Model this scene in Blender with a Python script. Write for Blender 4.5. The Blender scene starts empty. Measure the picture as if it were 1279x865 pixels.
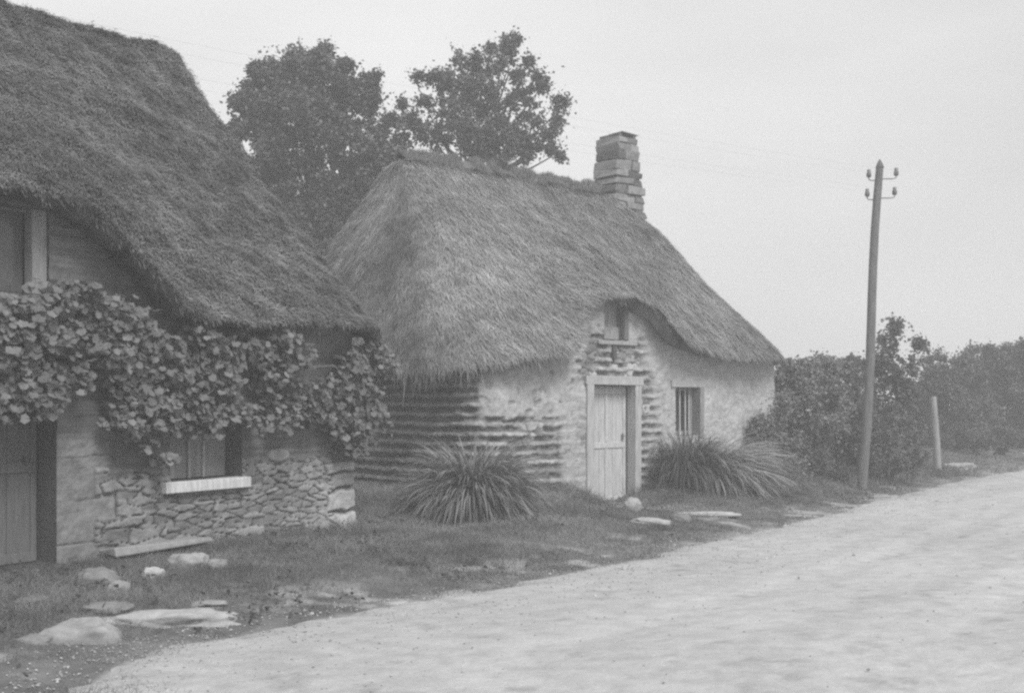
import bpy, math, random
import numpy as np
C = bpy.context.scene.collection
random.seed(7); R = np.random.default_rng(11)

# ------------------------------------------------------------------ camera, sky, sun, exposure
EYE, F = 1.6, 1512.0
cam = bpy.data.cameras.new('camera'); co = bpy.data.objects.new('camera', cam); C.objects.link(co)
co.location = (0, 0, EYE); co.rotation_euler = (math.radians(90), 0, 0)
cam.sensor_width = 36; cam.lens = F/1279*36; cam.shift_y = 67.5/1279
cam.clip_end = 2000; bpy.context.scene.camera = co
S = bpy.context.scene
S.view_settings.view_transform = 'Standard'; S.view_settings.look = 'None'
S.view_settings.exposure = 1.0; S.view_settings.gamma = 1
S.cycles.use_denoising = False
S.cycles.pixel_filter_type = 'BLACKMAN_HARRIS'; S.cycles.filter_width = 2.5
S.cycles.max_bounces = 5; S.cycles.diffuse_bounces = 3; S.cycles.volume_bounces = 1
S.cycles.transparent_max_bounces = 4
SUN_EL, SUN_AZ = math.radians(48), math.radians(145)     # azimuth clockwise from +Y
w = bpy.data.worlds.new('World'); S.world = w; w.use_nodes = True
nt = w.node_tree; N = nt.nodes; Lk = nt.links
bg = N['Background']; bg.inputs['Strength'].default_value = 0.065
sky = N.new('ShaderNodeTexSky'); sky.sky_type = 'NISHITA'; sky.sun_disc = False
sky.sun_elevation = SUN_EL; sky.sun_rotation = SUN_AZ; sky.dust_density = 6; sky.air_density = 1.5
bw = N.new('ShaderNodeRGBToBW'); Lk.new(sky.outputs[0], bw.inputs[0])
tc = N.new('ShaderNodeTexCoord')
cn = N.new('ShaderNodeTexNoise'); cn.inputs['Scale'].default_value = 2.2; cn.inputs['Detail'].default_value = 5
mpg = N.new('ShaderNodeMapping'); mpg.inputs['Scale'].default_value = (1, 1, 3.5)
Lk.new(tc.outputs['Generated'], mpg.inputs[0]); Lk.new(mpg.outputs[0], cn.inputs['Vector'])
cr = N.new('ShaderNodeMapRange'); Lk.new(cn.outputs[0], cr.inputs[0])
cr.inputs[1].default_value = .3; cr.inputs[2].default_value = .7; cr.inputs[3].default_value = 6.4; cr.inputs[4].default_value = 7.9
mx = N.new('ShaderNodeMix'); mx.data_type = 'FLOAT'; mx.inputs[0].default_value = .9
Lk.new(bw.outputs[0], mx.inputs[2]); Lk.new(cr.outputs[0], mx.inputs[3])
sx = N.new('ShaderNodeSeparateXYZ'); Lk.new(tc.outputs['Generated'], sx.inputs[0])
gr_ = N.new('ShaderNodeMapRange'); Lk.new(sx.outputs[0], gr_.inputs[0])      # cloud cover thicker towards the right
gr_.inputs[1].default_value = -.05; gr_.inputs[2].default_value = .9; gr_.inputs[3].default_value = 1.0; gr_.inputs[4].default_value = .58
mm = N.new('ShaderNodeMath'); mm.operation = 'MULTIPLY'; Lk.new(mx.outputs[0], mm.inputs[0]); Lk.new(gr_.outputs[0], mm.inputs[1])
Lk.new(mm.outputs[0], bg.inputs['Color'])
sun = bpy.data.lights.new('sun', 'SUN'); so = bpy.data.objects.new('sun', sun); C.objects.link(so)
sun.energy = 1.5; sun.angle = math.radians(24)
so.rotation_euler = (math.radians(90)-SUN_EL, 0, math.pi-SUN_AZ)

# ------------------------------------------------------------------ numpy noise
def _h(ix, iy, iz=0, s=0):
    ix = np.asarray(ix).astype(np.int64); iy = np.asarray(iy).astype(np.int64); iz = np.asarray(iz).astype(np.int64)
    n = (ix*374761393 + iy*668265263 + iz*2147483647*7 + s*974634777 + iz*1274126177) & 0xffffffff
    n = ((n ^ (n >> 13))*1274126177) & 0xffffffff
    n = ((n ^ (n >> 15))*2246822519) & 0xffffffff
    return ((n ^ (n >> 16)) & 0xffffff)/float(0xffffff)
def vn3(x, y, z, s=0):
    x, y, z = np.broadcast_arrays(np.asarray(x, float), np.asarray(y, float), np.asarray(z, float))
    X, Y, Z = np.floor(x), np.floor(y), np.floor(z)
    a, b, c = x-X, y-Y, z-Z
    a = a*a*(3-2*a); b = b*b*(3-2*b); c = c*c*(3-2*c); o = 0
    for i in (0, 1):
        for j in (0, 1):
            for k in (0, 1):
                o = o + _h(X+i, Y+j, Z+k, s)*(a if i else 1-a)*(b if j else 1-b)*(c if k else 1-c)
    return o*2-1
def vn2(x, y, s=0):
    x, y = np.broadcast_arrays(np.asarray(x, float), np.asarray(y, float))
    X, Y = np.floor(x), np.floor(y); a, b = x-X, y-Y
    a = a*a*(3-2*a); b = b*b*(3-2*b); o = 0
    for i in (0, 1):
        for j in (0, 1):
            o = o + _h(X+i, Y+j, 0, s)*(a if i else 1-a)*(b if j else 1-b)
    return o*2-1
def fb2(x, y, s=0, o=4):
    r = 0; a = .5
    for k in range(o): r = r + a*vn2(x*2**k, y*2**k, s+k); a *= .5
    return r
def fb3(x, y, z, s=0, o=3):
    r = 0; a = .5
    for k in range(o): r = r + a*vn3(x*2**k, y*2**k, z*2**k, s+k); a *= .5
    return r
def voro(x, y, s=0, jit=.85):
    X, Y = np.floor(x), np.floor(y)
    F1 = np.full(x.shape, 9.); F2 = np.full(x.shape, 9.); I = np.zeros(x.shape)
    for i in (-1, 0, 1):
        for j in (-1, 0, 1):
            cx = X+i+.5+jit*(_h(X+i, Y+j, 1, s)-.5); cy = Y+j+.5+jit*(_h(X+i, Y+j, 2, s)-.5)
            d = np.hypot(x-cx, y-cy); idv = _h(X+i, Y+j, 3, s)
            n = d < F1
            F2 = np.where(n, F1, np.minimum(F2, d)); I = np.where(n, idv, I); F1 = np.where(n, d, F1)
    return F1, F2, I
def sst(a, b, x):
    t = np.clip((x-a)/(b-a), 0, 1); return t*t*(3-2*t)
def P(px, py, Y):
    return np.array([(px-639.5)/F*Y, Y, EYE+(500-py)/F*Y])

# ------------------------------------------------------------------ mesh helpers
class MB:
    def __init__(s): s.v = []; s.f = []; s.c = []; s.n = 0
    def add(s, v, f, c=1.0):
        v = np.asarray(v, float).reshape(-1, 3); f = np.asarray(f, np.int64)
        if f.ndim == 1: f = f[None]
        s.v.append(v); s.f.append(f+s.n)
        c = np.broadcast_to(np.asarray(c, float), (len(v),)); s.c.append(c); s.n += len(v)
    def box(s, c0, c1, col=1.0, fr=None, jit=0):
        x0, y0, z0 = c0; x1, y1, z1 = c1
        v = np.array([[x, y, z] for z in (z0, z1) for (x, y) in ((x0, y0), (x1, y0), (x1, y1), (x0, y1))], float)
        if jit: v = v+R.uniform(-jit, jit, v.shape)
        if fr is not None: v = fr(v)
        s.add(v, [[0, 3, 2, 1], [4, 5, 6, 7], [0, 1, 5, 4], [1, 2, 6, 5], [2, 3, 7, 6], [3, 0, 4, 7]], col)
    def tube(s, pts, rad, n=7, col=1.0):
        pts = np.asarray(pts, float); rad = np.broadcast_to(np.asarray(rad, float), (len(pts),))
        tg = np.gradient(pts, axis=0); tg /= np.linalg.norm(tg, axis=1)[:, None]+1e-9
        up = np.where(np.abs(tg[:, 2:3]) > .9, [[1., 0, 0]], [[0., 0, 1.]])
        a = np.cross(tg, up); a /= np.linalg.norm(a, axis=1)[:, None]+1e-9; b = np.cross(tg, a)
        th = np.arange(n)*2*math.pi/n
        v = pts[:, None]+rad[:, None, None]*(a[:, None]*np.cos(th)[None, :, None]+b[:, None]*np.sin(th)[None, :, None])
        m = len(pts); i = np.arange(m-1)[:, None]*n; j = np.arange(n)[None]
        f = np.stack([i+j, i+(j+1) % n, i+n+(j+1) % n, i+n+j], -1).reshape(-1, 4)
        s.add(v, f, col)
        s.add(v[0], [list(range(n))[::-1]] if n in (3, 4) else [[0, k+1, k, 0] for k in range(1, n-1)], col) if False else None
        for ring, c in ((v[0], pts[0]), (v[-1], pts[-1])):
            s.add(np.vstack([ring, c]), [[k, (k+1) % n, n] for k in range(n)], col)
    def inst(s, tv, tf, M, Pp, col):
        # tv (k,3) template, M (N,3,3) rows = images of the axes, Pp (N,3)
        tv = np.asarray(tv, float); v = np.einsum('kj,njd->nkd', tv, M)+Pp[:, None]
        tf = np.asarray(tf); f = tf[None]+np.arange(len(Pp))[:, None, None]*len(tv)
        s.add(v, f.reshape(-1, tf.shape[1]), np.repeat(np.broadcast_to(col, (len(Pp),)), len(tv)))
    def build(s, name, mat, parent=None, smooth=False, bevel=0):
        me = bpy.data.meshes.new(name)
        V = np.concatenate(s.v); me.vertices.add(len(V)); me.vertices.foreach_set('co', V.ravel().astype(np.float32))
        tot = np.concatenate([np.full(len(f), f.shape[1]) for f in s.f]); idx = np.concatenate([f.ravel() for f in s.f])
        me.loops.add(len(idx)); me.loops.foreach_set('vertex_index', idx.astype(np.int32))
        me.polygons.add(len(tot)); st = np.concatenate([[0], np.cumsum(tot)[:-1]])
        me.polygons.foreach_set('loop_start', st.astype(np.int32)); me.polygons.foreach_set('loop_total', tot.astype(np.int32))
        me.polygons.foreach_set('use_smooth', np.full(len(tot), smooth))
        me.update(calc_edges=True)
        at = me.attributes.new('tone', 'FLOAT', 'POINT'); at.data.foreach_set('value', np.concatenate(s.c).astype(np.float32))
        me.materials.append(mat)
        o = bpy.data.objects.new(name, me); C.objects.link(o)
        if parent is not None:
            o.parent = parent; o.matrix_parent_inverse = parent.matrix_world.inverted() if False else inv(parent)
        if bevel:
            b = o.modifiers.new('bevel', 'BEVEL'); b.width = bevel; b.segments = 2; b.limit_method = 'ANGLE'
        return o
def inv(p):
    from mathutils import Matrix
    chain = Matrix.Translation((0, 0, 0)); q = p
    while q is not None: chain = Matrix.Translation(q.location) @ chain if q.type == 'EMPTY' else chain; q = q.parent
    return chain.inverted() if p.type == 'EMPTY' else Matrix.Identity(4)
def thing(name, loc, label, cat, group=None):
    o = bpy.data.objects.new(name, None); C.objects.link(o); o.location = tuple(float(a) for a in loc); tag(o, label, cat, group); return o
def tag(o, label, cat, group=None):
    o['label'] = label; o['category'] = cat
    if group: o['group'] = group
    return o
def grid(mb, V, col, keep=None):
    a, b = V.shape[:2]; i = np.arange(a-1)[:, None]*b; j = np.arange(b-1)[None]
    f = np.stack([i+j, i+b+j, i+b+j+1, i+j+1], -1)
    f = f.reshape(-1, 4) if keep is None else f[keep]
    mb.add(V, f, np.broadcast_to(col, (a, b)).ravel())

def mat(name, mul=1.0, rough=.95, ns=8., na=.25, bs=40., bd=.3, stretch=(1, 1, 1), spec=.15, trans=0.0, bdist=.01):
    m = bpy.data.materials.new(name); m.use_nodes = True; t = m.node_tree; n = t.nodes; l = t.links
    p = n['Principled BSDF']; p.inputs['Roughness'].default_value = rough; p.inputs['Specular IOR Level'].default_value = spec
    a = n.new('ShaderNodeAttribute'); a.attribute_name = 'tone'
    g = n.new('ShaderNodeTexCoord'); mp = n.new('ShaderNodeMapping'); mp.inputs['Scale'].default_value = stretch
    l.new(g.outputs['Object'], mp.inputs[0])
    x = n.new('ShaderNodeTexNoise'); x.inputs['Scale'].default_value = ns; x.inputs['Detail'].default_value = 6; x.inputs['Roughness'].default_value = .65
    l.new(mp.outputs[0], x.inputs['Vector'])
    r = n.new('ShaderNodeMapRange'); r.inputs[1].default_value = .25; r.inputs[2].default_value = .75
    r.inputs[3].default_value = mul*(1-na); r.inputs[4].default_value = mul*(1+na); l.new(x.outputs[0], r.inputs[0])
    q = n.new('ShaderNodeMath'); q.operation = 'MULTIPLY'; l.new(a.outputs['Fac'], q.inputs[0]); l.new(r.outputs[0], q.inputs[1])
    l.new(q.outputs[0], p.inputs['Base Color'])
    if bd:
        y = n.new('ShaderNodeTexNoise'); y.inputs['Scale'].default_value = bs; y.inputs['Detail'].default_value = 5
        l.new(mp.outputs[0], y.inputs['Vector'])
        b = n.new('ShaderNodeBump'); b.inputs['Strength'].default_value = bd; b.inputs['Distance'].default_value = bdist
        l.new(y.outputs[0], b.inputs['Height']); l.new(b.outputs[0], p.inputs['Normal'])
    if trans:
        tr = n.new('ShaderNodeBsdfTranslucent'); l.new(q.outputs[0], tr.inputs[0])
        ms = n.new('ShaderNodeMixShader'); ms.inputs[0].default_value = trans
        l.new(p.outputs[0], ms.inputs[1]); l.new(tr.outputs[0], ms.inputs[2]); l.new(ms.outputs[0], n['Material Output'].inputs[0])
    return m
M = dict(
    wall=mat('earth_wall', ns=14, na=.22, bs=55, bd=.5),
    stone=mat('rubble_stone', ns=9, na=.3, bs=35, bd=.6, bdist=.012),
    thatch=mat('thatch', ns=5, na=.3, bs=60, bd=.5, bdist=.02),
    straw=mat('straw', ns=3, na=.25, bd=0, spec=.25, rough=.7),
    wood=mat('painted_wood', ns=5, na=.32, bs=30, bd=.5, stretch=(6, 6, .7), rough=.8, bdist=.004),
    dark=mat('dark_gap', ns=4, na=.2, bd=0),
    glass=mat('window_glass', ns=2, na=.2, bd=0, rough=.15, spec=.5),
    rock=mat('field_rock', ns=10, na=.3, bs=30, bd=.6, bdist=.01),
    ground=mat('soil', ns=5, na=.35, bs=40, bd=.6, bdist=.015),
    road=mat('dusty_road', ns=30, na=.14, bs=60, bd=.5, bdist=.012),
    grass=mat('grass_blades', ns=1.5, na=.3, bd=0, trans=.25, rough=.7),
    leaf=mat('foliage', ns=1.2, na=.2, bd=0, trans=.25, rough=.6, spec=.3),
    vine=mat('vine_leaves', ns=3, na=.2, bd=0, trans=.2, rough=.55, spec=.35),
    bark=mat('bark', ns=12, na=.35, bs=30, bd=.7, stretch=(1, 1, .25)),
    metal=mat('rusty_metal', ns=15, na=.3, bs=60, bd=.2, rough=.7),
    ceramic=mat('insulator_ceramic', ns=5, na=.1, bd=0, rough=.35, spec=.5),
)
def frame(O, u, n):
    O = np.array([O[0], O[1], 0.]); u = np.array([u[0], u[1], 0.]); n = np.array([n[0], n[1], 0.])
    def f(v):
        v = np.asarray(v, float); return O+v[..., 0:1]*u+v[..., 1:2]*n+v[..., 2:3]*np.array([0, 0, 1.])
    return f
# right cottage: t runs along the facade, w back from it; left cottage likewise (t = 0 at its right corner)
A1, A2 = math.radians(47), math.radians(32.4)
u1, n1 = (math.sin(A1), math.cos(A1)), (-math.cos(A1), math.sin(A1))
u2, n2 = (math.sin(A2), math.cos(A2)), (-math.cos(A2), math.sin(A2))
O1, O2 = (-.43, 16.5), (-1.91, 14.5)
fr1, fr2 = frame(O1, u1, n1), frame(O2, u2, n2)
def to1(x, y): return (x-O1[0])*u1[0]+(y-O1[1])*u1[1], (x-O1[0])*n1[0]+(y-O1[1])*n1[1]
def to2(x, y): return (x-O2[0])*u2[0]+(y-O2[1])*u2[1], (x-O2[0])*n2[0]+(y-O2[1])*n2[1]

# ------------------------------------------------------------------ ground and road
EY = np.array([-40, 0, 4, 6.4, 7.33, 7.95, 8.3, 8.96, 9.68, 10.4, 11.36, 12.5, 14.4, 15.6, 17.7, 19.8, 23.5, 26.9, 40, 70, 160])
EX = np.array([-30, -6.6, -4.3, -2.6, -2.45, -2.4, -1.9, -1.42, -.9, -.28, .45, 1.33, 2.48, 3.3, 4.67, 6.0, 8.4, 10.8, 22, 55, 170])
def xedge(y): return np.interp(y, EY, EX)
def wob(y): return .24*fb2(y*1.3, 0*y+3.3, 5)+.26*fb2(y*4, 0*y+1.3, 6)
def dist(x, y): return (xedge(y)-x)*.83
def gz(x, y):
    x = np.asarray(x, float); y = np.asarray(y, float)
    d = dist(x, y)
    z = .11*sst(.0, 1.3, d)+.012*fb2(x*.8, y*.8, 1)
    k = sst(-.1, .6, d)
    z = z+k*(.06*fb2(x*1.1, y*1.1, 2)+.025*fb2(x*4, y*4, 3))
    t, w_ = to1(x, y)
    mound = sst(-1.2, -.1, w_)*sst(-2.6, -.6, t)*sst(9, 7, t)
    door = np.exp(-((t-2.68-.7*np.minimum(w_, 0))/.75)**2)*sst(1.2, -.2, w_)
    z = z+.24*mound; dk = door*sst(-3.0, -.6, w_); z = z*(1-dk)+dk*(.045+.03*np.clip(-w_-.8, 0, 1.2))
    # right hand bank under the hedge
    z = z+.18*sst(1.0, 3.0, d)*sst(21, 26, y)
    # small bank beside the grass strip
    z = z+.07*np.exp(-((d-1.7)/.45)**2)*sst(9.5, 12, y)*sst(18, 15, y)
    return z-.0*k
X, Y = np.meshgrid(np.arange(-9, 14, .07), np.arange(4.0, 34, .07), indexing='ij')
Z = gz(X, Y)-.05*sst(0, -.4, dist(X, Y))
g = MB(); tone = .12+.05*fb2(X*1.5, Y*1.5, 9)
t_, w_ = to1(X, Y)
path = np.exp(-((t_-2.65-.62*w_)/.48)**2)*sst(.1, -.1, w_)*sst(-2.0, -1.2, w_)
path = np.clip(path*1.4+fb2(X*4, Y*4, 8)*.4, 0, 1)
bare = np.clip(sst(-.05, -.9, dist(X, Y)-.22+.7*fb2(X*1.6, Y*1.6, 21)), 0, 1)
t2, w2 = to2(X, Y)
yard = np.clip(np.exp(-((t2+3.9)/1.3)**2)*sst(-1.6, -.6, w2)+fb2(X*3, Y*3, 8)*.3, 0, 1)
sand = sst(.08, .25, fb2(X*2.2, Y*2.2, 22)-.09)*sst(1.5, .2, dist(X, Y))
tone = tone+.18*sand+.26*path*(1-yard)+.22*bare-.04*yard
grid(g, np.stack([X, Y, Z], -1), tone)
# coarse skirt out to the horizon
def skirt(x0, x1, y0, y1, nx, ny):
    xs, ys = np.meshgrid(np.linspace(x0, x1, nx), np.linspace(y0, y1, ny), indexing='ij')
    grid(g, np.stack([xs, ys, np.where(True, gz(xs, ys)-.05*sst(0, -.4, dist(xs, ys))-.012, 0)], -1), .09)
skirt(-400, -9, -60, 600, 40, 120); skirt(14, 400, -60, 600, 60, 160); skirt(-9, 14, 34, 600, 24, 120); skirt(-9, 14, -60, 4.0, 30, 50)
o = g.build('ground', M['ground'], smooth=True); o['kind'] = 'structure'

def road_patch(mb, ys, ws):
    yy, ww = np.meshgrid(ys, ws, indexing='ij')
    x = xedge(yy)+wob(yy)*np.clip(1-ww/2, 0, 1)+ww
    rut = -.02*np.exp(-((ww-2.6)/.35)**2)-.02*np.exp(-((ww-4.9)/.4)**2)
    z = gz(x, yy)*0+.004+np.minimum(gz(x, yy), .05)*np.clip(1-ww/1.0, 0, 1)+rut+.005*fb2(x*1.2, yy*1.2, 41)+.004*fb2(x*14, yy*14, 42)
    z = z-.035*np.clip(1-ww/.30, 0, 1)**1.5
    al = xedge(yy)
    c = .385+.04*fb2(x*.4+yy*.2, yy*.4, 45)+.055*fb2((ww+.3*fb2(yy*.4, ww*0, 44))*2.6, (x*.56+yy*.83)*.28, 46)+.09*fb2(x*10, yy*10, 47)+.04*_h((x*31).astype(int), (yy*31).astype(int), 0, 3)
    spot = fb2(x*5, yy*5, 49)
    c = c-.07*sst(.30, .44, spot)-.10*np.clip(1-ww/.7, 0, 1)*(.5+fb2(x*3, yy*3, 50))
    grid(mb, np.stack([x, yy, z], -1), c)
r = MB()
road_patch(r, np.arange(3.9, 30, .045), np.arange(0, 7.6, .045))
road_patch(r, np.linspace(-40, 3.9, 80), np.linspace(0, 7.55, 30)); road_patch(r, np.linspace(29.98, 150, 120), np.linspace(0, 7.55, 20))
o = r.build('road', M['road'], smooth=True); o['kind'] = 'structure'

# ------------------------------------------------------------------ walls
def wall_grid(mb, fr, path, zs, field, top, openings=()):
    # path: list of (t, w, nt, nw, s) stations; field(s, z) -> height, tone; openings in (s0, s1, z0, z1)
    pt = np.array(path); s = pt[:, 4]
    Sg, Zg = np.meshgrid(s, zs, indexing='ij')
    h, c = field(Sg, Zg)
    zz = np.minimum(Zg, top(s)[:, None])
    loc = np.stack([pt[:, 0:1]+pt[:, 2:3]*h, pt[:, 1:2]+pt[:, 3:4]*h, zz], -1)
    cs = (s[1:]+s[:-1])/2; cz = (zs[1:]+zs[:-1])/2
    keep = (zz[:-1, :-1] < top(s)[:-1, None]-1e-6)
    for (a, b, z0, z1) in openings:
        keep &= ~(((cs > a) & (cs < b))[:, None] & ((cz > z0) & (cz < z1))[None])
    grid(mb, fr(loc), c, keep)
def rr_path(t0, t1, w1, rad, ds):
    """facade walk: back of the left end -> corner -> facade -> corner -> back of the right end. s = t on the facade"""
    out = []
    for w in np.arange(w1, rad, -ds): out.append((t0, w, -1, 0, t0+rad-(math.pi/2*rad)-(w-rad)))
    k = int(math.pi/2*rad/ds)+1
    for i in range(k):
        a = math.pi/2*i/k; out.append((t0+rad-rad*math.cos(a), rad-rad*math.sin(a), -math.cos(a), -math.sin(a), t0+rad-rad*(math.pi/2-a)))
    for t in np.arange(t0+rad, t1-rad, ds): out.append((t, 0, 0, -1, t))
    for i in range(k):
        a = math.pi/2*i/k; out.append((t1-rad+rad*math.sin(a), rad-rad*math.cos(a), math.sin(a), -math.cos(a), t1-rad+rad*a))
    for w in np.arange(rad, w1, ds*3): out.append((t1, w, 1, 0, t1-rad+math.pi/2*rad+(w-rad)))
    return out

cottage = thing('thatched_cottage', tuple(fr1(np.array([3.4, 0, .1]))), 'low cottage with pale shaggy thatch, stone chimney and banded earth walls', 'cottage')
def field1(s, z):
    wz = z+.020*fb2(s*2.2, z*1.5, 60)+.012*fb2(s*9, z*5, 61)
    per = .136; ph = (wz/per) % 1.0; row = np.floor(wz/per)
    band = sst(.0, .18, ph)*sst(.62, .42, ph)
    brk = .75+.5*_h(np.floor(s*1.7+row*.37), row, 0, 5)+(.5+.9*sst(.1, .6, s))*fb2(s*3.5, z*7, 62)
    band = np.clip(band*np.clip(brk, .2, 1.3), 0, 1)
    hb = .040*band+.05*fb2(s*7, z*11, 63)+.02*fb2(s*30, z*30, 53)
    cb = .15+.22*band+.14*fb2(s*8, z*14, 64)+.08*fb2(s*30, z*30, 54)
    F1, F2, I = voro(s/.21+.5*fb2(s*3, z*3, 70), z/.13+.5*fb2(s*3, z*3, 71), 7)
    edge = sst(.0, .16, F2-F1)
    missing = (fb2(s*1.6, z*2.2, 72) > .05)
    hp = .050+.022*fb2(s*5, z*5, 65)-.007*(1-edge)*missing+.008*fb2(s*25, z*25, 66)
    cp = .42+.08*fb2(s*2.5, z*2.5, 67)+.10*fb2(s*12, z*12, 68)+.06*fb2(s*35, z*35, 58)-.07*(1-edge)*missing*(.3+I)
    # stone patches (reddish blocks where render has fallen)
    hs = .03*edge+.01*fb2(s*20, z*20, 69); cs = .15+.2*I*edge+.15*edge*(I > .5)
    nz = .30*fb2(s*2.1, z*2.6, 73)+.10*fb2(s*9, z*9, 74)
    m = sst(1.28, 1.46, z+nz)*sst(-.02, .10, s+.05*fb2(z*5, z*0, 75))      # render clings to the upper left of the facade
    m = np.where(s > 1.62, m*sst(2.0, 1.6, s+nz*1.2), m)
    m = np.maximum(m, sst(1.45, 1.6, s)*sst(2.2, 2.05, s)*sst(1.95, 1.85, z)*sst(.05, .12, .35+nz)*.8)   # bald patches by the door jamb
    above = sst(2.5, 2.62, z+.5*nz)*sst(2.95, 3.15, s+nz)                      # right of the loft window
    right = sst(3.3, 3.8, s+1.6*nz)
    m = np.maximum(m, np.maximum(above, right))
    m = np.maximum(m, sst(2.0, 2.1, z+nz*.4)*sst(3.25, 3.5, s+nz*.5))
    m = np.maximum(m, sst(2.58, 2.68, z+.3*nz)*sst(1.6, 1.75, s)*.7)
    stony = sst(.05, .2, fb2(s*3.3, z*3.3, 78))*sst(.3, 1., s)*(1-sst(.9, 1.0, m))*sst(.9, 1.2, z)
    h = hb*(1-stony)+hs*stony; c = cb*(1-stony)+cs*stony
    ho = .6*sst(.46, .56, fb2(s*6, z*7, 79)+.08)*m*sst(3.6, 2.6, np.abs(s-1.6)+1.5)  # little holes in the render
    h = h*(1-m)+hp*m-.035*ho; c = c*(1-m)+cp*m-.2*ho
    return h+.03*fb2(s*.9, z*.9, 77), np.clip(c, .05, .6)
ET = [-.6, 0, .5, 1.52, 1.68, 1.86, 2.27, 2.8, 3.27, 3.6, 3.9, 4.4, 4.86, 6.8, 8]
EZ = [2.02, 2.1, 2.25, 2.36, 2.52, 3.0, 3.17, 3.2, 3.05, 2.76, 2.55, 2.42, 2.38, 2.33, 2.33]
LEN1, W1 = 7.05, 6.0
def top1(s): return np.interp(s, ET, EZ)+.12
DS = .014
path1 = rr_path(0, LEN1, W1, .38, DS)
D = (2.18, 3.12, -.3, 1.84); WN = (4.10, 4.72, 1.05, 1.82); UW = (2.45, 2.98, 2.52, 3.12)
wl = MB(); wall_grid(wl, fr1, path1, np.arange(-.3, 3.5, DS), field1, top1, (D, WN, UW))
# back wall and reveals
wl.box((0, W1-.02, -.3), (LEN1, W1+.0, 2.3), .3, fr1)
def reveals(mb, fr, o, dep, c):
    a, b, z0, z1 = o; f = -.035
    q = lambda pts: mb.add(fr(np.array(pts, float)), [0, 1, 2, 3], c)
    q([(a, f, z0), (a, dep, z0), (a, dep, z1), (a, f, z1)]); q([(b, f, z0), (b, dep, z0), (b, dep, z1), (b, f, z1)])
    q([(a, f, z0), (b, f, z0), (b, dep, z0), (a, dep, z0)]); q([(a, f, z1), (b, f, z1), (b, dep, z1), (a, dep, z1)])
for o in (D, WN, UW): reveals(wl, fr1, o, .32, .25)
wl.build('wall', M['wall'], cottage, smooth=True)

# door frame, door, windows
b = MB(); c = .42
b.box((2.04, -.075, .02), (2.19, .10, 1.87), c, fr1, .006); b.box((3.11, -.075, .02), (3.25, .10, 1.87), c, fr1, .006)
b.box((2.02, -.085, 1.84), (3.29, .10, 1.97), .40, fr1, .008)
b.build('door_frame', M['wood'], cottage, bevel=.008)
def plank_door(fr, o, dep, tone, parent, mid=.86, name='door'):
    a, b_, z0, z1 = o; m = MB()
    k = 3; wd = (b_-a)/k
    for i in range(k): m.box((a+i*wd+.002, dep, z0), (a+(i+1)*wd-.004, dep+.03, z1), tone*R.uniform(.94, 1.05), fr)
    for zz in (z0+.02, mid, z1-.12): m.box((a+.015, dep-.018, zz), (b_-.015, dep+.001, zz+.085), tone*1.02, fr)
    for xx in (a+.015, (a+b_)/2-.03, b_-.075):
        m.box((xx, dep-.016, z0+.1), (xx+.06, dep+.001, mid-.004), tone*.98, fr); m.box((xx, dep-.016, mid+.09), (xx+.06, dep+.001, z1-.125), tone*.98, fr)
    d = m.build(name, M['wood'], parent, bevel=.004); return d
dr = plank_door(fr1, (2.20, 3.10, .04, 1.82), .12, .50, cottage, .88)
h_ = MB(); h_.box((2.99, .085, 1.0), (3.02, .10, 1.10), .2, fr1); h_.tube([fr1(np.array(p)) for p in [(3.0, .08, 1.06), (3.0, .04, 1.06), (2.95, .035, 1.06)]], .006, 6, .15)
h_.build('door_handle', M['metal'], dr)
h_ = MB(); h_.box((2.45, -.13, -.02), (3.2, .12, .045), .36, fr1, .02); h_.build('threshold', M['rock'], cottage, bevel=.01)
def window(fr, o, dep, parent, bars, ftone=.33, pane=.03, name='window', bartone=.45, fw=.06):
    a, b_, z0, z1 = o
    m = MB(); m.box((a, dep, z0), (a+fw, dep+.06, z1), ftone, fr); m.box((b_-fw, dep, z0), (b_, dep+.06, z1), ftone, fr)
    m.box((a+fw, dep+.001, z0), (b_-fw, dep+.059, z0+fw), ftone, fr); m.box((a+fw, dep+.001, z1-fw), (b_-fw, dep+.059, z1), ftone, fr)
    wn = m.build(name, M['wood'], parent, bevel=.004)
    p = MB(); p.box((a+.01, dep+.075, z0+.01), (b_-.01, dep+.085, z1-.01), pane, fr); p.build('pane', M['glass'], wn)
    for i in range(bars):
        x = a+fw+(b_-a-2*fw)*(i+.5+R.uniform(-.12, .12))/bars; q = MB()
        q.tube([fr(np.array((x+R.uniform(-.01, .01), dep-.03, z0+.0))), fr(np.array((x, dep-.03, z1)))], .014, 7, bartone); q.build('bar', M['wood'], wn, smooth=True)
    return wn
wn = window(fr1, (4.10, 4.72, 1.05, 1.82), .10, cottage, 4, bartone=.5)
q = MB(); q.box((4.0, -.07, 1.82), (4.82, .1, 1.93), .40, fr1, .006); q.box((4.70, -.075, 1.0), (4.80, .1, 1.82), .25, fr1, .006); q.build('window_lintel', M['wood'], wn, bevel=.006)
lw = MB()
for i in range(4): lw.box((2.46+i*.105, .10, 2.53), (2.46+i*.105+.10, .13, 3.14), .34*R.uniform(.85, 1.1), fr1)
lw.box((2.90, .16, 2.53), (2.98, .19, 3.14), .12, fr1); lw.box((2.45, .07, 2.53), (2.89, .10, 2.72), .34, fr1)
sh = lw.build('loft_shutter', M['wood'], cottage, bevel=.004)
q = MB(); q.box((2.30, -.06, 2.44), (3.18, .09, 2.50), .34, fr1, .008); q.build('sill', M['wood'], sh, bevel=.006)
q = MB(); q.box((2.885, -.06, 2.52), (2.975, .10, 3.14), .16, fr1, .004); q.build('shutter_post', M['wood'], sh, bevel=.006)
q = MB(); q.box((2.62, -.075, 2.22), (2.69, .0, 2.425), .10, fr1, .006); q.build('beam_end', M['wood'], cottage, bevel=.006)

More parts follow.
